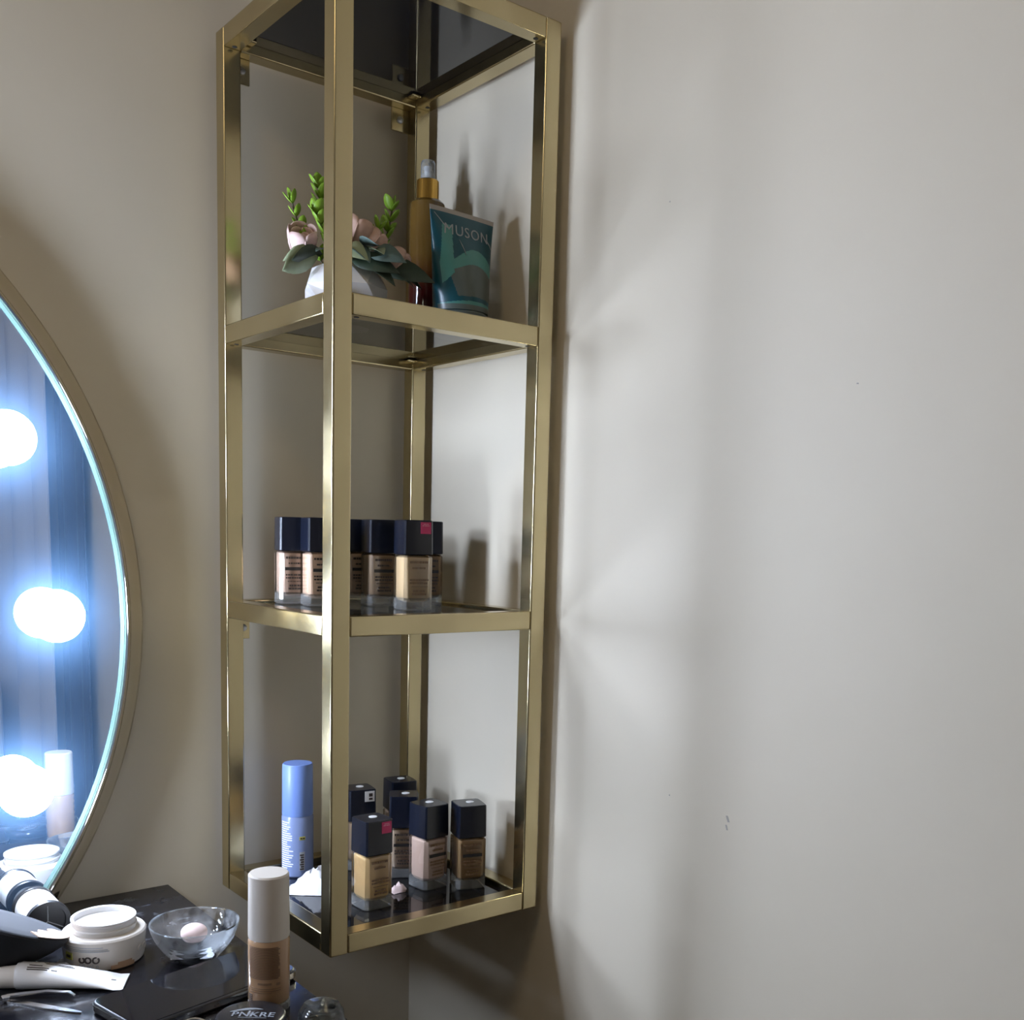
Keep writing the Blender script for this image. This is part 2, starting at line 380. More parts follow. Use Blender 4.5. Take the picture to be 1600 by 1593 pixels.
# ------------------------------------------------------------------ the brass corner shelf
sh = thing('corner_shelf', 'tall square brass wall shelf with smoked glass panels in the corner', 'shelf', (0, 0, -TU))
def sbox(name, x0, x1, y0, y1, z0, z1, mat='brass', bev=0.0016): return box(name, x0, x1, y0, y1, z0 + TU, z1 + TU, mat, sh, bev, 3 if bev > 0.001 else 1)
for x0 in (-SW, -TU):
    for y0 in (-SD, -TU): sbox('post', x0, x0 + TU, y0, y0 + TU, -TU, ZT)
for zt in (ZT, ZA, ZB, ZC):
    for y0 in (-SD, -TU): sbox('rail', -SW + TU, -TU, y0 + 0.0002, y0 + TU - 0.0002, zt - TU, zt)
    for x0 in (-SW, -TU): sbox('rail', x0 + 0.0002, x0 + TU - 0.0002, -SD + TU, -TU, zt - TU, zt)
    top = zt - (0.006 if zt == ZC else 0.003)
    sbox('shelf_panel', -SW + TU, -TU, -SD + TU, -TU, top - 0.006, top, 'black_glass' if zt in (ZC, ZT) else 'smoked', 0.0004)
    if zt != ZC:
        for x in (-TU - 0.013, -SW + TU + 0.001):
            sbox('panel_lug', x, x + 0.012, -TU - 0.013, -TU - 0.001, top - 0.0095, top - 0.006)
PA, PB, PC = ZA - 0.003, ZB - 0.003, ZC - 0.006     # tops of the glass panels
for x0, x1, z1 in ((-SW + TU, -SW + TU + 0.017, ZT - TU), (-0.044, -TU, ZT - TU), (-SW + TU, -SW + TU + 0.014, ZB - TU)):
    b = sbox('wall_bracket', x0, x1, -0.004, -0.0015, z1 - 0.026, z1, 'brass', 0.0004)
    lathe('screw', [(0, 0), (0.0042, 0), (0.0038, 0.002), (0.002, 0.0026), (0, 0.0026)], 'steel', b, ((x0 + x1) / 2 - 0.001, -0.004, z1 + TU - 0.013), (rad(90), 0, 0), 16)
def hole(x, y, z): lathe('screw_hole', [(0, 0.0003), (0.0026, 0.0003), (0.0026, -0.0003), (0, -0.0003)], 'dark', sh, (x, y, z + TU), (0, 0, 0), 14)
for zt in (ZT, ZA):
    hole(-SW + 0.0105, -0.026, zt - TU); hole(-0.026, -SD + 0.0105, zt - TU); hole(-0.0105, -SD + 0.027, zt - TU); hole(-0.0105, -0.030, zt - TU)
for zt in (ZA,): hole(-SW + 0.030, -SD + 0.0105, zt - TU)

# ------------------------------------------------------------------ square foundation bottles
BW, BH, BB = 0.0335, 0.098, 0.0605
def sq(w, ch, z, bow=0.0):
    h = w / 2; p = []
    c = [(-h, -h), (h, -h), (h, h), (-h, h)]
    for i in range(4):
        (x0, y0), (x1, y1) = c[i], c[(i + 1) % 4]; dx, dy = (x1 - x0) / w, (y1 - y0) / w; nx, ny = dy, -dx
        for s_ in (ch, w * 0.3, w * 0.5, w * 0.7, w - ch):
            u = (s_ / w - 0.5) * 2; b_ = bow * (1 - u * u)
            p.append((x0 + dx * s_ + nx * b_, y0 + dy * s_ + ny * b_, z))
    return p
def bottle(label, group, corner, psi, zt, liq, pcol='print', sticker=None, dot=True, bar=True):
    """corner: plan position of the edge nearest the camera; psi: how far the left face is turned to the camera"""
    yaw = -rad(38.8 - psi)
    c = Vector((-BW / 2, -BW / 2)) ; c = Vector((c.x * math.cos(yaw) - c.y * math.sin(yaw), c.x * math.sin(yaw) + c.y * math.cos(yaw)))
    t = thing('foundation_bottle', label, 'bottle', (corner[0] - c.x, corner[1] - c.y, zt), yaw, group)
    bow = 0.0007
    loft('glass_base', [sq(BW - 0.002, 0.003, 0, bow), sq(BW, 0.003, 0.0012, bow), sq(BW, 0.003, 0.0115, bow), sq(BW - 0.003, 0.004, 0.0135, bow)], 'bottle_base', t)
    lw = BW - 0.0035
    lq = loft('liquid', [sq(lw - 0.010, 0.005, 0.0085, bow), sq(lw - 0.003, 0.005, 0.0105, bow), sq(lw, 0.004, 0.0145, bow), sq(lw, 0.003, BB - 0.003, bow), sq(lw - 0.006, 0.003, BB - 0.0005, bow)], liq, t)
    loft('glass_wall', [sq(BW, 0.003, 0.0118, bow), sq(BW, 0.003, BB - 0.003, bow), sq(BW - 0.004, 0.003, BB - 0.0006, bow)], 'bottle_glass', t, cap=False)
    cp = loft('cap', [sq(BW - 0.001, 0.0016, BB, bow), sq(BW, 0.0016, BB + 0.0008, bow), sq(BW - 0.0008, 0.0016, BH - 0.0008, bow), sq(BW - 0.0022, 0.002, BH, bow)], 'navy', t, smooth=20)
    y = -BW / 2 - bow - 0.0001; x0, x1 = -0.0115, 0.0115
    pr = words(x0 + 0.001, x1 - 0.001, 0.0515, 0.0024) + words(x0 + 0.004, x1 - 0.004, 0.0455, 0.0018)
    pr += words(x0 + 0.001, x1, 0.0325, 0.0019) + words(x0 + 0.001, x1, 0.0292, 0.0019) + words(x0 + 0.003, x1 - 0.001, 0.0258, 0.0008)
    pr += words(x0 + 0.005, x1 - 0.004, 0.0205, 0.0020) + words(x0 + 0.004, x1 - 0.003, 0.0170, 0.0020)
    flat_patches('printed_lettering', pr, pcol, t, y=y)
    if bar: flat_patches('black_print_bar', [(x0, x1, 0.0385, 0.0420)], 'print_black', t, y=y)
    if sticker:
        s0, s1 = (0.0015, 0.0135) if sticker == 'pink' else (0.002, 0.014)
        z0 = BH - 0.0145
        st = flat_patches('sticker', [(s0, s1, z0, z0 + 0.0125)], 'pink' if sticker == 'pink' else 'white_label', cp, y=y + 0.0006, t=0.0006)
        pm = 'pink_print' if sticker == 'pink' else 'print'
        rc = (words(s0 + 0.003, s1 - 0.003, z0 + 0.0100, 0.0007) + words(s0 + 0.002, s1 - 0.002, z0 + 0.0083, 0.0007)) if sticker == 'pink' else [(s0 + 0.005, s0 + 0.0095, z0 + 0.002, z0 + 0.0045), (s0 + 0.005, s0 + 0.0095, z0 + 0.006, z0 + 0.0100)]
        q = flat_patches('sticker_print', rc, pm, st, y=y, t=0.0002)
    if dot: lathe('round_sticker', [(0, 0.0004), (0.0047, 0.0004), (0.0047, -0.0001), (0, -0.0001)], 'white_label', cp, (0.002, 0.002, BH), (0, 0, 0), 20)
    return t
L1 = foundation(1, (0.66, 0.47, 0.36, 1)); L2 = foundation(2, (0.72, 0.50, 0.35, 1)); L3 = foundation(3, (0.55, 0.40, 0.29, 1))
L4 = foundation(4, (0.36, 0.25, 0.16, 1)); L5 = foundation(5, (0.62, 0.45, 0.26, 1)); L6 = foundation(6, (0.30, 0.19, 0.11, 1))
L7 = foundation(7, (0.66, 0.45, 0.22, 1)); L8 = foundation(8, (0.62, 0.45, 0.36, 1)); L9 = foundation(9, (0.44, 0.28, 0.14, 1)); L10 = foundation(10, (0.58, 0.44, 0.32, 1))
GB, GC = 'foundation bottles on the middle shelf', 'foundation bottles on the bottom shelf'
bottle('pale pink-beige foundation bottle at the left end of the middle shelf', GB, (-0.2145, -0.058), 25, PB, L1, dot=False)
bottle('light peach foundation bottle on the middle shelf, just left of the front post', GB, (-0.2000, -0.098), 28, PB, L2, dot=False)
bottle('beige foundation bottle on the middle shelf, mostly hidden behind the front post', GB, (-0.1335, -0.0660), 26, PB, L3, dot=False)
bottle('shaded tan foundation bottle with black bar beside the pink-stickered one, middle shelf', GB, (-0.1328, -0.1149), 27, PB, L4, dot=False)
bottle('foundation bottle with a pink sticker on its cap, middle shelf', GB, (-0.1295, -0.1830), 28, PB, L5, 'print_brown', 'pink', False, False)
bottle('dark tan foundation bottle peeking out behind the pink-stickered one, middle shelf', GB, (-0.0795, -0.1250), 20, PB, L6, dot=False)
bottle('golden beige foundation bottle with a pink sticker on its cap, bottom shelf', GC, (-0.1869, -0.2079), 40, PC, L7, 'print_brown', 'pink', True, False)
bottle('pale pink foundation bottle in the middle of the bottom shelf', GC, (-0.0992, -0.1877), 43, PC, L8, 'print_brown')
bottle('tan foundation bottle at the right end of the bottom shelf', GC, (-0.0660, -0.2047), 21.6, PC, L9, 'print_brown')
bottle('foundation bottle with dense label between the golden and the pale pink bottle', GC, (-0.1085, -0.1240), 8, PC, L10)
bottle('foundation bottle farthest back in the corner of the bottom shelf', GC, (-0.0690, -0.0640), 28, PC, L3)
bottle('foundation bottle with a white sticker on its cap behind the front post', GC, (-0.1340, -0.0750), 28, PC, L4, 'print', 'white')

# ------------------------------------------------------------------ blue primer bottle
t = thing('primer_bottle', 'slim light blue primer bottle with blue cap on the bottom shelf', 'bottle', (-0.1880, -0.0480, PC), rad(-128))
lathe('body', [(0, 0), (0.0165, 0), (0.0182, 0.0018), (0.0184, 0.004), (0.0184, 0.070), (0.0172, 0.0725), (0, 0.0725)], 'blue_body', t)
lathe('cap', [(0, 0.0727), (0.0178, 0.0727), (0.0180, 0.074), (0.0176, 0.1315), (0.0166, 0.1335), (0, 0.1337)], 'blue_cap', t)
rc = []
for i in range(22):
    z = 0.0655 - i * 0.0026; rc.append((-58, -58 + random.choice((38, 44, 50, 54, 30)), z, z + 0.0011))
arc_patches('printed_text', 0.0184, rc, 'print_white', t)
arc_patches('yellow_badge', 0.0184, [(18, 40, 0.0455, 0.0495)], 'yellow', t)
arc_patches('badge_print', 0.0189, [(21, 28, 0.0468, 0.0482), (30, 37, 0.0468, 0.0482)], 'print', t)
arc_patches('printed_panel', 0.0184, [(18, 38, 0.009, 0.031)], 'print_grey', t)
arc_patches('printed_bars', 0.0189, [(20 + (k % 2) * 3, 34, 0.0100 + k * 0.0028, 0.0116 + k * 0.0028) for k in range(7)], 'print', t)

# crumpled tissue and a crumb on the bottom shelf
def crumple(name, label, cat, loc, sx, sy, h, mat, n, seed, rz=0.0):
    rnd = random.Random(seed); vs, fs = [], []
    for side in (0, 1):
        for j in range(n + 1):
            for i in range(n + 1):
                u, v = i / n * 2 - 1, j / n * 2 - 1
                e = max(0.0, 1 - max(abs(u), abs(v)) ** 2.2)
                if side == 0: zz = 0.0003 + 0.0005 * rnd.random()
                else: zz = 0.0016 + h * (0.18 + 0.82 * e) * (0.40 + 0.60 * rnd.random()) * (0.62 + 0.38 * u)
                k = 1 + 0.16 * (rnd.random() - 0.5) if side else 1
                if side == 0: vs.append((u * sx * 0.9, v * sy * 0.85, zz))
                else: vs.append((u * sx * k, v * sy * k * (0.62 + 0.38 * u), zz))
    m = (n + 1) ** 2
    for j in range(n):
        for i in range(n):
            a = j * (n + 1) + i; q = (a, a + 1, a + n + 2, a + n + 1)
            fs.append(q[::-1]); fs.append(tuple(x + m for x in q))
    edge = [i for i in range(n + 1)] + [j * (n + 1) + n for j in range(1, n + 1)] + [n * (n + 1) + i for i in range(n - 1, -1, -1)] + [j * (n + 1) for j in range(n - 1, 0, -1)]
    for a, b in zip(edge, edge[1:] + edge[:1]): fs.append((a, b, b + m, a + m))
    return tag(mesh(name, vs, fs, mat, None, loc, (0, 0, rz), 50), label, cat)
crumple('crumpled_tissue', 'crumpled white tissue lying on the bottom shelf below the blue bottle', 'tissue', (-0.1990, -0.1110, PC), 0.027, 0.025, 0.042, 'tissue', 12, 6, rad(-38))
crumple('tissue_scrap', 'tiny pale pink scrap between the bottles on the bottom shelf', 'scrap', (-0.1255, -0.1690, PC), 0.0085, 0.0080, 0.015, 'pale_pink', 6, 31)

# ------------------------------------------------------------------ potted flowers on the top shelf
PX, PY = -0.165, -0.115
pt = thing('potted_flowers', 'artificial pink flowers and green sprigs in a white faceted pot', 'potted plant', (PX, PY, PA))
def nring(r, z, n, off): return [(r * math.cos(2 * math.pi * (i + off) / n), r * math.sin(2 * math.pi * (i + off) / n), z) for i in range(n)]
n = 8
rings = [nring(0.026, 0, n, 0), nring(0.043, 0.020, n, 0.5), nring(0.0455, 0.040, n, 0), nring(0.036, 0.060, n, 0.5), nring(0.031, 0.058, n, 0.5), nring(0.029, 0.046, n, 0.5)]
vs = [v for r in rings for v in r]; fs = [tuple(range(n))[::-1], tuple(range(5 * n, 6 * n))]
for k in range(3):
    for i in range(n):
        j = (i + 1) % n; a, b = k * n, (k + 1) * n
        if k % 2 == 0: fs += [(a + i, a + j, b + i), (a + j, b + j, b + i)]
        else: fs += [(a + i, a + j, b + i), (a + j, b + j, b + i)] if False else [(a + i, b + i, b + (i - 1) % n), (a + i, a + j, b + i)]
for k in (3, 4):
    for i in range(n):
        j = (i + 1) % n; fs.append((k * n + i, k * n + j, (k + 1) * n + j, (k + 1) * n + i))
mesh('pot', vs, fs, 'pot', pt)
lathe('moss', [(0.029, 0.050), (0.028, 0.054), (0.018, 0.060), (0, 0.062)], 'soil', pt)
LEAF = {}
def leaf_mesh(kind, mat, L, Wd, curl, fold):
    n = 6; vs, fs = [], []
    prof = {'round': lambda t: math.sin(math.pi * min(1, t * 0.98 + 0.01)) ** 0.55, 'oval': lambda t: math.sin(math.pi * t ** 0.85) ** 0.9}[kind]
    for side in (0, 1):
        for i in range(n + 1):
            t = i / n; w = Wd * 0.5 * max(0.02, prof(t)); z = curl * t * t * L
            for k in (-1, 0, 1): vs.append((k * w, t * L, z + abs(k) * fold * w - side * 0.0005))
    m = 3 * (n + 1)
    for i in range(n):
        for k in (0, 1):
            a = i * 3 + k; fs += [(a, a + 1, a + 4, a + 3), (m + a, m + a + 3, m + a + 4, m + a + 1)]
        fs += [(i * 3, i * 3 + 3, m + i * 3 + 3, m + i * 3), (i * 3 + 2, m + i * 3 + 2, m + i * 3 + 5, i * 3 + 5)]
    fs += [(0, m, m + 1, 1), (1, m + 1, m + 2, 2), (n * 3, n * 3 + 1, m + n * 3 + 1, m + n * 3), (n * 3 + 1, n * 3 + 2, m + n * 3 + 2, m + n * 3 + 1)]
    me = bpy.data.meshes.new('leaf'); me.from_pydata(vs, [], fs); me.materials.append(M[mat])
    for p in me.polygons: p.use_smooth = True
    return me
LM = {'lime': leaf_mesh('round', 'leaf', 0.0155, 0.0105, 0.25, 0.25), 'sage': leaf_mesh('oval', 'leaf_sage', 0.036, 0.027, -0.45, 0.35),
      'dark': leaf_mesh('oval', 'leaf_dark', 0.050, 0.026, -0.35, 0.25), 'blue': leaf_mesh('oval', 'leaf_blue', 0.034, 0.024, -0.4, 0.3)}
def put_leaf(kind, pos, direc, roll=0.0, s=1.0, name='leaf'):
    d = Vector(direc).normalized(); up = Vector((0, 0, 1)) if abs(d.z) < 0.92 else Vector((-0.6, -0.75, 0.2))
    x = d.cross(up).normalized(); z = x.cross(d)
    m = Matrix((x, d, z)).transposed() @ Matrix.Rotation(roll, 3, 'Y')
    o = obj(name, LM[kind], pt, pos); o.rotation_euler = m.to_euler(); o.scale = (s, s, s); return o
# view basis: rv = to the right in the picture, tv = towards the camera
rv = Vector((0.78, -0.62, 0)).normalized(); tv = Vector((-0.62, -0.78, 0)).normalized()
def V(r, t, z): return rv * r + tv * t + Vector((0, 0, z))
def sprig(p0, p1, bend, k, s=1.0, seed=0):
    rnd = random.Random(seed); p0, p1 = V(*p0), V(*p1); mid = (p0 + p1) / 2 + V(*bend)
    pts = [(1 - u) ** 2 * p0 + 2 * u * (1 - u) * mid + u * u * p1 for u in [i / 10 for i in range(11)]]
    tube('sprig_stem', pts, 0.0009, 'stem', pt, seg=5)
    for i in range(k):
        u = 0.22 + 0.78 * i / (k - 1); c = (1 - u) ** 2 * p0 + 2 * u * (1 - u) * mid + u * u * p1
        tg = (p1 - p0).normalized()
        for sgn in (-1, 1):
            dirn = tg * 0.75 + rv * sgn * rnd.uniform(0.6, 1.0) + tv * rnd.uniform(-0.1, 0.7) + Vector((0, 0, 0.2))
            put_leaf('lime', c, dirn, rnd.uniform(-0.6, 0.6), s * rnd.uniform(0.75, 1.1))
    put_leaf('lime', p1, p1 - p0, 0.3, s)
sprig((-0.012, 0.010, 0.055), (-0.053, 0.020, 0.122), (-0.012, 0, -0.008), 6, 1.05, 1)
sprig((-0.010, 0.000, 0.055), (-0.029, 0.000, 0.143), (-0.006, 0, 0.0), 8, 1.05, 2)
sprig((0.014, -0.004, 0.055), (0.047, -0.010, 0.126), (0.012, 0, -0.010), 7, 1.05, 3)
sprig((0.000, -0.010, 0.055), (-0.010, -0.012, 0.132), (0.0, 0, 0.0), 6, 1.0, 5)
sprig((-0.004, 0.020, 0.060), (-0.026, 0.034, 0.108), (0.0, 0, 0.0), 5, 1.0, 8)
sprig((0.016, 0.010, 0.060), (0.036, 0.012, 0.100), (0.0, 0, 0.0), 5, 0.9, 9)
def petal_mesh(mat, r, a):
    vs, fs, nu, nv = [], [], 6, 5
    for side in (0, 1):
        for j in range(nv + 1):
            for i in range(nu + 1):
                u = (i / nu - 0.5) * 2 * a; v = j / nv; rr = r * (0.35 + 0.72 * math.sin(v * 1.75)) - side * 0.0006
                w = 1 - 0.30 * v ** 3
                vs.append((rr * math.sin(u * w), -rr * math.cos(u * w), r * (v * 1.75 - 0.75 - 0.15 * (abs(i / nu - 0.5) * 2) ** 3)))
    m = (nu + 1) * (nv + 1)
    for j in range(nv):
        for i in range(nu):
            q = j * (nu + 1) + i; f = (q, q + 1, q + nu + 2, q + nu + 1); fs += [f, tuple(x + m for x in f[::-1])]
    edge = list(range(nu + 1)) + [j * (nu + 1) + nu for j in range(1, nv + 1)] + [nv * (nu + 1) + i for i in range(nu - 1, -1, -1)] + [j * (nu + 1) for j in range(nv - 1, 0, -1)]
    for p, q in zip(edge, edge[1:] + edge[:1]): fs.append((p, p + m, q + m, q))
    me = bpy.data.meshes.new('petal'); me.from_pydata(vs, [], fs); me.materials.append(M[mat])
    for p in me.polygons: p.use_smooth = True
    return me
PM = {(m, l): petal_mesh(m, r, a) for m in ('petal', 'petal2') for l, r, a in ((0, 0.0165, 0.75), (1, 0.0120, 0.80), (2, 0.0075, 0.95))}
def rose(pos, tilt, mat, s):
    fl = obj('flower', None, None, (0, 0, 0)); bpy.data.objects.remove(fl)
    core = lathe('flower', [(0, -0.012), (0.006, -0.011), (0.0095, -0.004), (0.0075, 0.006), (0.003, 0.011), (0, 0.012)], mat, pt, V(*pos), tilt, 12)
    core.scale = (s, s, s)
    for l, cnt in ((0, 5), (1, 5), (2, 3)):
        for k in range(cnt):
            o = obj('petal', PM[(mat, l)], core, (0, 0, 0.002 * l), (-0.10 * (1 - l) - 0.06, 0, 2 * math.pi * (k + 0.37 * l) / cnt))
rose((-0.043, 0.022, 0.080), (0.5, -0.5, 0.3), 'petal', 1.0)
rose((0.012, 0.016, 0.092), (0.35, 0.2, 0.1), 'petal2', 1.0)
rose((0.026, 0.010, 0.083), (0.35, 0.5, 0.6), 'petal2', 0.9)
rose((0.052, 0.004, 0.066), (0.3, 0.6, 0.7), 'petal2', 0.85)
rose((-0.008, 0.028, 0.078), (0.7, -0.2, 0.2), 'petal', 0.80)
for k, p, d, r_, s in (('sage', (-0.024, 0.030, 0.066), (-0.95, 0.30, -0.22), 0.9, 1.15), ('sage', (-0.030, 0.024, 0.072), (-1.0, 0.1, 0.05), 0.4, 0.85), ('dark', (-0.020, 0.028, 0.070), (-0.7, 0.5, -0.1), 0.8, 0.8), ('blue', (0.030, 0.024, 0.072), (0.7, 0.4, 0.0), 0.9, 1.1), ('sage', (0.004, 0.034, 0.074), (0.5, 0.5, -0.1), 0.8, 0.85), ('dark', (0.036, 0.012, 0.060), (1.0, 0.2, 0.0), 1.0, 1.15), ('dark', (0.010, 0.030, 0.064), (0.9, 0.3, -0.05), 1.0, 1.0),
                       ('blue', (0.008, 0.028, 0.078), (0.55, 0.5, -0.15), 0.2, 1.0), ('blue', (0.020, 0.022, 0.080), (0.6, 0.6, 0.2), -0.3, 0.9), ('sage', (0.030, 0.022, 0.076), (0.5, 0.7, 0.1), 0.1, 0.7),
                       ('dark', (0.028, 0.012, 0.064), (1.0, 0.15, -0.12), 0.15, 1.0), ('dark', (0.034, 0.004, 0.066), (1.0, -0.4, -0.05), -0.1, 1.0), ('dark', (0.022, 0.020, 0.062), (0.9, 0.5, -0.25), 0.3, 0.85),
                       ('dark', (-0.024, 0.014, 0.070), (-0.8, 0.4, 0.1), 0.1, 0.7), ('dark', (0.0, 0.024, 0.068), (0.1, 1.0, -0.2), 0.0, 0.7), ('dark', (-0.01, -0.024, 0.068), (-0.3, -1.0, 0.0), 0.0, 0.8), ('blue', (-0.012, 0.026, 0.074), (-0.4, 0.8, 0.1), 0.0, 0.7)):
    dd = V(*d); put_leaf(k, V(*p), dd, r_, s)

# ------------------------------------------------------------------ body mist bottle
t = thing('mist_bottle', 'amber and dark red body mist bottle with a gold collar', 'bottle', (-0.0370, -0.0745, PA), rad(-128))
lathe('body', [(0, 0), (0.0195, 0), (0.0208, 0.003), (0.0208, 0.1570), (0.0200, 0.1630), (0.0165, 0.1665), (0, 0.1665)], 'perfume', t)
lathe('collar', [(0, 0.1668), (0.0130, 0.1668), (0.0130, 0.1885), (0.0122, 0.1895), (0, 0.1895)], 'gold', t, seg=36)
lathe('nozzle', [(0, 0.1896), (0.0035, 0.1896), (0.0035, 0.198), (0.0045, 0.1985), (0.0045, 0.205), (0, 0.206)], 'white', t, seg=20)
lathe('clear_cap', [(0.0085, 0.1897), (0.0085, 0.2085), (0.0070, 0.2115), (0, 0.2120)], 'frosted', t, seg=28)
arc_patches('scroll_print', 0.0208, [(k, k + 7, 0.006 + 0.0016 * ((k + 60) // 6), 0.0085 + 0.0016 * ((k + 60) // 6)) for k in range(-60, 60, 6)] + [(20, 60, 0.012, 0.0135), (25, 50, 0.024, 0.0255)], 'stain', t)

# ------------------------------------------------------------------ teal squeeze tube
TXY = (-0.0520, -0.1680)
t = thing('squeeze_tube', 'teal squeeze tube with mint swoosh and silver lettering standing upright', 'tube', (TXY[0], TXY[1], PA), rad(5))
lathe('cap', [(0, 0), (0.0280, 0), (0.0290, 0.001), (0.0295, 0.022), (0.0280, 0.024), (0, 0.024)], 'tube_grey', t, seg=40)
TL, NB, NA = 0.107, 190, 220
def tube_r(u):          # half width, half depth at height fraction u
    return 0.0315 + (0.0455 - 0.0315) * u ** 0.9, 0.0270 * (1 - u ** 1.25) + 0.0016
def tube_pt(u, a, off=0.0):
    w, d = tube_r(u); return ((w + off) * math.cos(a), (d + off) * math.sin(a), 0.0242 + TL * u)
def tube_col(u, a):
    s = math.cos(a)      # -1 left .. 1 right seen from the front (sin a < 0)
    if u > 0.955: return 2
    if math.sin(a) > 0: return 0
    if u < 0.055: return 3
    if u < 0.115: return 1 if u < 0.090 - 0.03 * s * s else 0
    if u < 0.135 - 0.02 * s * s: return 0
    cen = 0.47 + 0.085 * math.sin((s + 0.12) * 2.6 + 0.65) - 0.03 * s
    half = 0.060 + 0.022 * math.cos(s * 2.2 - 0.9)
    if s > -0.62 and s < 0.93 and abs(u - cen) < half * min(1, (0.95 - s) * 6) ** 0.5: return 1
    lo, hi = -0.93, -0.60 - 0.30 * max(0, (u - 0.50)) 
    if 0.24 + 0.35 * (s + 0.95) < u < 0.83 and lo + max(0, u - 0.45) * 0.50 < s < hi + max(0, u - 0.45) * 0.62: return 1
    if u < cen - half and s > -0.72 + (0.30 - u) * 0.6: return 3
    return 0
vs, fs, ix = [], [], []
for j in range(NB + 1):
    for i in range(NA): vs.append(tube_pt(j / NB, 2 * math.pi * i / NA))
for j in range(NB):
    for i in range(NA):
        k = (i + 1) % NA; fs.append((j * NA + i, j * NA + k, (j + 1) * NA + k, (j + 1) * NA + i)); ix.append(tube_col((j + 0.5) / NB, 2 * math.pi * (i + 0.5) / NA))
fs += [tuple(range(NA))[::-1], tuple(range(NB * NA, (NB + 1) * NA))]; ix += [0, 2]
mesh('body', vs, fs, 'teal', t, smooth=60, mats=['teal', 'mint', 'crimp', 'tube_grey'], idx=ix)
def on_tube(x, y, z):
    u = 0.785 + y / TL; w, d = tube_r(u); c = max(-0.99, min(0.99, x / w)); a = -math.acos(c)
    p = tube_pt(u, a, 0.0002 + max(0, z)); return p
text_mesh('lettering', 'MUSON', 0.0165, 'print_grey', t, on_tube, 0.0003, 0.15, 1.12, 0.0)
def swipe(pts, w):
    vs, fs = [], []
    for i, (s, u) in enumerate(pts):
        for q in (-1, 1):
            for off in (0.0001, 0.0005): vs.append(tube_pt(u + q * w[i], -math.acos(s), off))
    for i in range(len(pts) - 1):
        a, b = 4 * i, 4 * i + 4; fs += [(a + 1, b + 1, b + 3, a + 3), (a, a + 2, b + 2, b), (a, b, b + 1, a + 1), (a + 2, a + 3, b + 3, b + 2)]
    return mesh('silver_swipe', vs, fs, 'print_grey', t)
swipe([(-0.90, 0.93), (-0.80, 0.885), (-0.70, 0.835), (-0.60, 0.795)], [0.004, 0.007, 0.010, 0.005])
swipe([(0.72, 0.765), (0.82, 0.735), (0.90, 0.700)], [0.006, 0.007, 0.003])
swipe([(-0.30, 0.70), (-0.22, 0.63), (-0.16, 0.56)], [0.003, 0.014, 0.010])

# ------------------------------------------------------------------ things on the dressing table
# beige foundation bottle with white cap
t = thing('foundation_pump_bottle', 'round brown-beige foundation bottle with tall cream cap on the table', 'bottle', (-0.3625, -0.3475, TZ), rad(-128))
lathe('glass_base', [(0, 0), (0.0165, 0), (0.0178, 0.001), (0.0178, 0.007), (0.0165, 0.008), (0, 0.008)], 'bottle_base', t)
M['liqb'] = pbr('brown_beige_liquid', (0.40, 0.245, 0.135, 1), 0.22, 0, 0.5, 0.4)
lathe('body', [(0, 0.0081), (0.0165, 0.0081), (0.0176, 0.010), (0.0176, 0.0620), (0.0168, 0.0642), (0, 0.0642)], 'liqb', t)
lathe('cap', [(0, 0.0645), (0.0172, 0.0645), (0.0175, 0.066), (0.0171, 0.1190), (0.0160, 0.1205), (0, 0.1207)], 'cream', t, seg=56)
M['print_tan'] = pbr('tan_print', (0.17, 0.095, 0.05, 1), 0.4)
arc_patches('printed_text', 0.0176, [(-52 + random.uniform(0, 3), 44 - random.choice((0, 0, 2, 5)), 0.0320 + i * 0.00142, 0.0329 + i * 0.00142) for i in range(20)], 'print_tan', t)
arc_patches('printed_text', 0.0176, [(-18, 20, 0.0270, 0.0288), (34, 44, 0.0262, 0.0285), (-50, 46, 0.0232, 0.0238), (-50, 46, 0.0214, 0.0220), (-48, 20, 0.0196, 0.0202)], 'print_brown', t)
arc_patches('barcode', 0.0176, [(-54, -38, 0.0100 + k * 0.0016, 0.0108 + k * 0.0016) for k in range(5)], 'print', t)
arc_patches('printed_marks', 0.0176, [(150, 162, 0.056 - k * 0.0075, 0.060 - k * 0.0075) for k in range(6)], 'print', t)
arc_patches('cap_print', 0.0176, [(140, 158, 0.0735, 0.0748), (136, 162, 0.0712, 0.0720)], 'print_grey', t)

# black compact
cx, cy = -0.3950, -0.3835
t = thing('powder_compact', 'round black powder compact with grey lettering in front of the beige bottle', 'compact', (cx, cy, TZ), rad(-38))
lathe('case', [(0, 0), (0.027, 0), (0.0282, 0.001), (0.0285, 0.006), (0.0282, 0.0072), (0, 0.0072)], 'black_plastic', t, seg=56)
M['lid_black'] = pbr('black_lid', (0.012, 0.012, 0.014, 1), 0.16)
lathe('lid', [(0, 0.0074), (0.0282, 0.0074), (0.0286, 0.008), (0.0286, 0.0135), (0.0276, 0.0150), (0.0255, 0.0156), (0, 0.0160)], 'lid_black', t, seg=64)
M['print_dim'] = pbr('dim_grey_print', (0.16, 0.165, 0.175, 1), 0.4)
text_mesh('lettering', 'PNKRE', 0.0112, 'print_dim', t, lambda x, y, z: (x + 0.002, y - 0.001, 0.0160 + max(0, z)), 0.0002, 0.0, 1.05, 0.0002)
box('lettering_underline', -0.009, 0.014, -0.0068, -0.0061, 0.0158, 0.0162, 'print_dim', t)
vs, fs = [], []
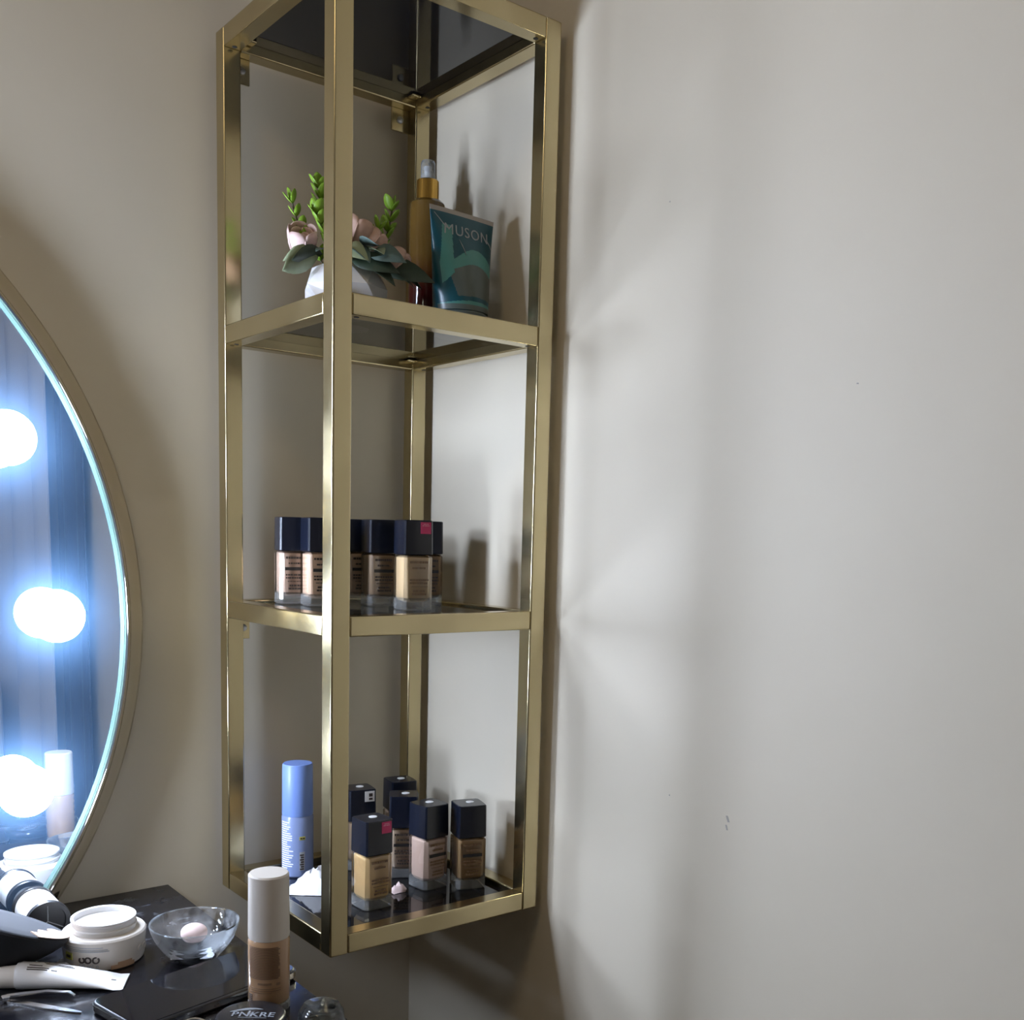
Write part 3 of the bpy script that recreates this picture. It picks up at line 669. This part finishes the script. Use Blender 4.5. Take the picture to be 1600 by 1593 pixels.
for i in range(11):
    u = i / 10; x = -0.018 + 0.026 * u; y = 0.0035 + 0.0062 * math.sin(u * 2.1); w = 0.0019 * math.sin(math.pi * (0.08 + 0.9 * u))
    for q in (-1, 1):
        for zz in (0.0157, 0.0162): vs.append((x, y + q * w, zz))
for i in range(10):
    a, b = 4 * i, 4 * i + 4; fs += [(a + 1, b + 1, b + 3, a + 3), (a, a + 2, b + 2, b), (a, b, b + 1, a + 1), (a + 2, a + 3, b + 3, b + 2)]
mesh('lid_swoosh', vs, fs, 'print_dim', t)

# clear plastic lid lying at the table edge
t = thing('clear_dome_lid', 'small clear plastic dome lid at the table edge beside the compact', 'lid', (-0.3430, -0.4060, TZ))
lathe('dome', [(0.0205, 0.0), (0.0212, 0.002), (0.0195, 0.0045), (0.0185, 0.014), (0.0150, 0.019), (0.0095, 0.0205), (0, 0.021), (0, 0.0195), (0.009, 0.019), (0.014, 0.0175), (0.0172, 0.0135), (0.0182, 0.004), (0.0195, 0.0015)], 'clear', t, seg=40)
lathe('rim', [(0.0200, 0.0), (0.0222, 0.0), (0.0222, 0.0018), (0.0200, 0.0018), (0.0200, 0.0)], 'clear', t, seg=40)

# smartphone
def rrect(hx, hy, r, z, n=6):
    p = []
    for cxx, cyy, a0 in ((hx - r, hy - r, 0), (-hx + r, hy - r, 90), (-hx + r, -hy + r, 180), (hx - r, -hy + r, 270)):
        for i in range(n + 1): a = rad(a0 + 90 * i / n); p.append((cxx + r * math.cos(a), cyy + r * math.sin(a), z))
    return p
ang = math.atan2(0.034, 0.156); ax, ay = -0.490, -0.268
hx, hy = 0.0815, 0.039
pcx = ax + hx * math.cos(ang) + hy * math.sin(ang); pcy = ay + hx * math.sin(ang) - hy * math.cos(ang)
t = thing('smartphone', 'black smartphone lying face up in front of the glass bowl', 'phone', (pcx, pcy, TZ), ang)
loft('body', [rrect(hx - 0.002, hy - 0.002, 0.010, 0), rrect(hx, hy, 0.011, 0.002), rrect(hx, hy, 0.011, 0.0085), rrect(hx - 0.0012, hy - 0.0012, 0.010, 0.0098)], 'black_plastic', t, smooth=50)
fr = [rrect(hx + 0.0003, hy + 0.0003, 0.0113, z) for z in (0.0030, 0.0080)]
loft('metal_frame', [fr[0], fr[1], rrect(hx - 0.0008, hy - 0.0008, 0.0105, 0.0080), rrect(hx - 0.0008, hy - 0.0008, 0.0105, 0.0030), fr[0]], 'brass_polished', t, cap=False)
M['screen'] = pbr('phone_screen', (0.006, 0.006, 0.008, 1), 0.07, 0, 0.6)
loft('screen', [rrect(hx - 0.0022, hy - 0.0022, 0.009, 0.0097), rrect(hx - 0.0022, hy - 0.0022, 0.009, 0.0104)], 'screen', t)

# small dark case with a metal rim at the bottom of the picture
t = thing('slim_case', 'slim dark case with a silver rim in front of the phone', 'case', (-0.4460, -0.3950, TZ), rad(14))
loft('body', [rrect(0.030, 0.042, 0.008, 0), rrect(0.030, 0.042, 0.008, 0.008)], 'black_plastic', t)
loft('metal_rim', [rrect(0.0303, 0.0423, 0.0083, 0.006), rrect(0.0303, 0.0423, 0.0083, 0.0092), rrect(0.0280, 0.0400, 0.0065, 0.0092), rrect(0.0280, 0.0400, 0.0065, 0.006), rrect(0.0303, 0.0423, 0.0083, 0.006)], 'silver', t, cap=False)

# open cream jar
JX, JY = -0.4435, -0.1585
t = thing('cream_jar', 'open white cream jar with screw neck standing beside the glass bowl', 'jar', (JX, JY, TZ), rad(-112))
lathe('body', [(0, 0), (0.0330, 0), (0.0352, 0.0012), (0.0362, 0.004), (0.0378, 0.0250), (0.0380, 0.0275), (0.0368, 0.0292), (0.0300, 0.0296), (0, 0.0296)], 'cream', t, seg=64)
nk = lathe('neck', [(0.0284, 0.0296), (0.0284, 0.0325), (0.0296, 0.0332), (0.0296, 0.0345), (0.0284, 0.0352), (0.0284, 0.0385), (0.0294, 0.0396), (0.0292, 0.0415), (0.0280, 0.0420), (0.0266, 0.0412), (0.0262, 0.0385), (0.0262, 0.0300)], 'white', t, seg=64)
lathe('cream', [(0.0262, 0.0360), (0.020, 0.0352), (0.010, 0.0362), (0, 0.0358)], 'white', t, seg=48)
arc_patches('printed_text', 0.0372, [(-62, 4, 0.0232, 0.0238), (-60, 10, 0.0212, 0.0218), (-62, 12, 0.0196, 0.0202)], 'print_grey', t, t=0.0008)
arc_patches('yellow_badge', 0.0370, [(-56, -42, 0.0105, 0.0170)], 'yellow', t, t=0.0008)
arc_patches('badge_print', 0.0378, [(-53, -45, 0.0125, 0.0150)], 'print', t, t=0.0004)
def on_jar(h, a0): return lambda x, y, z: ((0.0366 + 0.0022 * h / 0.025 + 0.0006 + max(0, z)) * math.cos(rad(a0) + x / 0.037), (0.0366 + 0.0022 * h / 0.025 + 0.0006 + max(0, z)) * math.sin(rad(a0) + x / 0.037), h + y)
def ringmark(a0, z, r, gap):
    return [(a0 + math.degrees(r * math.cos(q) / 0.037) - 1.1, a0 + math.degrees(r * math.cos(q) / 0.037) + 1.1, z + r * math.sin(q) - 0.0005, z + r * math.sin(q) + 0.0005) for q in [rad(v) for v in range(0, 360, 18)] if gap is None or not gap[0] < math.degrees(q) < gap[1]]
arc_patches('recycling_marks', 0.0370, ringmark(-26, 0.0118, 0.0024, (60, 130)) + ringmark(-17, 0.0118, 0.0026, None) + ringmark(-6, 0.0118, 0.0027, (40, 80)), 'print', t, t=0.0008)
text_mesh('lettering', '50 ml e', 0.0060, 'print_grey', t, on_jar(0.0062, -16), 0.0002)
arc_patches('brown_stain', 0.0361, [(14, 50, 0.0012, 0.0048), (24, 46, 0.0048, 0.0070)], 'stain', t, t=0.0010)
text_mesh('embossed_mark', 'CO', 0.0100, 'cream', t, on_jar(0.0140, 66), 0.0008)

# glass bowl with a sponge and powder
BX, BY = -0.3735, -0.2060
t = thing('glass_bowl', 'small clear glass bowl with powder residue behind the phone', 'bowl', (BX, BY, TZ))
lathe('bowl', [(0, 0.0), (0.0200, 0.0), (0.0225, 0.0012), (0.0300, 0.010), (0.0370, 0.0200), (0.0405, 0.0300), (0.0415, 0.0345), (0.0408, 0.0353), (0.0398, 0.0345), (0.0385, 0.0300), (0.0345, 0.0200), (0.0270, 0.0105), (0.0200, 0.0050), (0, 0.0045)], 'bowl', t, seg=64)
lathe('rim_line', [(0.0404, 0.0349), (0.0416, 0.0349), (0.0416, 0.0356), (0.0404, 0.0356), (0.0404, 0.0349)], 'clear', t, seg=64)
crumple('powder_residue', 'white powder residue in the bottom of the glass bowl', 'powder', (BX - 0.002, BY - 0.003, TZ + 0.0052), 0.021, 0.019, 0.010, 'tissue', 8, 21, rad(-30))
sp = lathe('beauty_sponge', [(0, 0.0)] + [(0.0125 * math.sin(rad(d)) * (1 - 0.10 * math.cos(rad(d))), 0.0095 - 0.0095 * math.cos(rad(d))) for d in range(12, 180, 12)] + [(0, 0.019)], 'pale_pink', None, (BX + 0.001, BY + 0.004, TZ + 0.0125), (0, 0, 0), 28, 60)
tag(sp, 'pale pink sponge piece resting inside the glass bowl', 'sponge')

# white squeeze tube lying flat
A, B = Vector((-0.5580, -0.1690)), Vector((-0.4460, -0.2300))
d = (B - A); Ln = d.length; az = math.atan2(d.y, d.x)
t = thing('cream_tube', 'white cream tube lying on the table in front of the jar', 'tube', (A.x, A.y, TZ), az)
def ell(x, w, h, z, n=28): return [(x, w * math.cos(2 * math.pi * i / n), z + h * math.sin(2 * math.pi * i / n)) for i in range(n)]
loft('body', [ell(0.036, 0.0120, 0.0112, 0.0115), ell(0.040, 0.0135, 0.0118, 0.0119), ell(0.060, 0.0150, 0.0105, 0.0107), ell(0.085, 0.0165, 0.0075, 0.0078), ell(0.108, 0.0175, 0.0040, 0.0043), ell(Ln - 0.008, 0.0180, 0.0013, 0.0018), ell(Ln, 0.0180, 0.0010, 0.0018)], 'white', t, smooth=50)
loft('neck', [ell(0.020, 0.0092, 0.0090, 0.0105), ell(0.024, 0.0096, 0.0094, 0.0107), ell(0.0355, 0.0104, 0.0100, 0.0110)], 'cream', t, smooth=50)
M['nozzle'] = pbr('beige_nozzle', (0.62, 0.52, 0.43, 1), 0.35)
loft('nozzle', [ell(-0.012, 0.0050, 0.0050, 0.0105), ell(0.000, 0.0058, 0.0058, 0.0105), ell(0.0198, 0.0070, 0.0070, 0.0105)], 'nozzle', t, smooth=50)
pl = []
for k, (x0, x1, yy) in enumerate(((0.047, 0.058, -0.0035), (0.046, 0.064, -0.0065), (0.046, 0.063, -0.0085), (0.066, 0.071, -0.0080), (0.058, 0.082, 0.0030), (0.060, 0.084, 0.0005))): pl.append((x0, x1, yy))
vs, fs = [], []
def tube_top(x, y):
    for (xa, wa, ha, za), (xb, wb, hb, zb) in (((0.040, .0135, .0118, .0119), (0.060, .0150, .0105, .0107)), ((0.060, .0150, .0105, .0107), (0.085, .0165, .0075, .0078)), ((0.085, .0165, .0075, .0078), (0.108, .0175, .0040, .0043)), ((0.108, .0175, .004, .0043), (0.14, .018, .001, .0018))):
        if xa <= x <= xb:
            u = (x - xa) / (xb - xa); w, h, z = wa + (wb - wa) * u, ha + (hb - ha) * u, za + (zb - za) * u
            return z + h * math.sqrt(max(0, 1 - (y / w) ** 2)) + 0.0003
    return 0.01
for x0, x1, yy in pl + [(0.116, 0.120, -0.006)]:
    m_ = 6; b0 = len(vs)
    for i in range(m_ + 1):
        x = x0 + (x1 - x0) * i / m_
        for dy in (-0.0004, 0.0004):
            z = tube_top(x, yy + dy); vs += [(x, yy + dy, z - 0.0005), (x, yy + dy, z)]
    for i in range(m_):
        a, b = b0 + 4 * i, b0 + 4 * i + 4; fs += [(a + 1, b + 1, b + 3, a + 3), (a, a + 2, b + 2, b), (a, b, b + 1, a + 1), (a + 2, a + 3, b + 3, b + 2)]
mesh('printed_text', vs, fs, 'print', t)['kind'] = 'stuff'

# a second, folded white tube end sticking out behind
crumple('folded_wrapper', 'small folded white wrapper between the jar and the cream tube', 'wrapper', (-0.4935, -0.1700, TZ), 0.016, 0.012, 0.016, 'tissue', 6, 13, rad(10))

# tweezers
t = thing('tweezers', 'open steel tweezers lying beside the phone', 'tweezers', (-0.5405, -0.2080, TZ))
def strip(name, pts, w, th, mat):
    loops = []
    P = [Vector(p) for p in pts]
    for i, p in enumerate(P):
        dd = (P[min(i + 1, len(P) - 1)] - P[max(i - 1, 0)]); dd.z = 0; dd.normalize(); nn = Vector((-dd.y, dd.x, 0)); ww = w[i]
        loops.append([p - nn * ww, p + nn * ww, p + nn * ww + Vector((0, 0, th)), p - nn * ww + Vector((0, 0, th))])
    return loft(name, loops, mat, t, smooth=30)
strip('arm', [(0, 0, 0.0040), (0.012, -0.004, 0.0042), (0.030, -0.011, 0.0046), (0.045, -0.024, 0.0046), (0.048, -0.030, 0.003)], [0.0022, 0.0028, 0.0024, 0.0018, 0.0009], 0.0012, 'silver')
strip('arm', [(0, -0.002, 0.0002), (0.010, -0.014, 0.0002), (0.024, -0.034, 0.0002), (0.040, -0.055, 0.0002), (0.0445, -0.061, 0.0002)], [0.0022, 0.0030, 0.0032, 0.0020, 0.0009], 0.0012, 'silver')
box('joint', -0.004, 0.002, -0.0045, 0.0022, 0.0002, 0.0052, 'silver', t, 0.0006)

# white and black canister lying against the mirror
t = thing('plastic_canister', 'short white cylinder with black rims lying against the mirror', 'canister', (-0.4765, -0.0930, TZ + 0.0212), 0)
RM = (rad(-90), 0, 0)     # local z -> world +y
lathe('body', [(0.0192, 0.004), (0.0197, 0.006), (0.0197, 0.048), (0.0192, 0.050), (0, 0.050)], 'white', t, (0, 0, 0), RM, 48)
lathe('black_rim', [(0.0165, 0.0), (0.0205, 0.0), (0.0212, 0.0015), (0.0212, 0.0045), (0.0198, 0.0058), (0.0165, 0.0058), (0.0165, 0.0)], 'black_plastic', t, (0, 0, 0), RM, 48)
lathe('black_rim', [(0.0150, 0.0505), (0.0205, 0.0505), (0.0210, 0.052), (0.0210, 0.056), (0.0200, 0.0575), (0.0150, 0.0575), (0.0150, 0.0505)], 'black_plastic', t, (0, 0, 0), RM, 48)
lathe('end_face', [(0.0168, 0.0030), (0.0168, 0.0042), (0, 0.0042), (0, 0.0030), (0.0168, 0.0030)], 'black_plastic', t, (0, 0, 0), RM, 40)
for k in range(3):
    a = rad(90 + 120 * k); tube('spoke', [(0, 0.0024, 0), (0.0166 * math.cos(a), 0.0024, 0.0166 * math.sin(a))], 0.0006, 'print_grey', t, seg=5)

# black powder puff with a foundation smear
t = thing('powder_puff', 'black foam powder puff with a beige smear next to the jar', 'puff', (-0.525, -0.145, TZ))
nrm = (rv * 0.30 - tv * 0.33 + Vector((0, 0, 1))).normalized(); dx_ = (rv - Vector((0, 0, 0.30))).normalized(); dy_ = nrm.cross(dx_)
tilt = Matrix((dx_, dy_, nrm)).transposed().to_euler(); PO = (0, 0, 0.0455)
pr_ = [(0, -0.0430), (0.012, -0.0405), (0.024, -0.0330), (0.036, -0.0230), (0.046, -0.0130), (0.0525, -0.0050), (0.0550, 0.0), (0.0545, 0.0022), (0.0520, 0.0034), (0, 0.0040)]
lathe('foam', pr_, 'sponge_black', t, PO, tilt, 56)
lathe('face', [(0, 0.0044), (0.034, 0.0042), (0.0515, 0.0038), (0.0535, 0.0030), (0.0515, 0.0030), (0, 0.0035)], 'sponge_face', t, PO, tilt, 56)
vs, fs = [], []
for i in range(17):
    a = rad(-40 + 68 * i / 16); ri = 0.0330 + 0.0035 * math.sin(i * 0.8) + 0.006 * abs(i - 8) / 8; ro = 0.0530
    for rr, z in ((ri, 0.0040), (ri, 0.0053), (ro, 0.0034), (ro + 0.0016, 0.0044)): vs.append((rr * math.cos(a), rr * math.sin(a), z))
for i in range(16):
    a, b = 4 * i, 4 * i + 4; fs += [(a + 1, b + 1, b + 3, a + 3), (a, a + 2, b + 2, b), (a, b, b + 1, a + 1), (a + 2, a + 3, b + 3, b + 2)]
fs += [(0, 1, 3, 2), (64, 66, 67, 65)]
mesh('smear', vs, fs, 'smear', t, PO, tilt, 40)
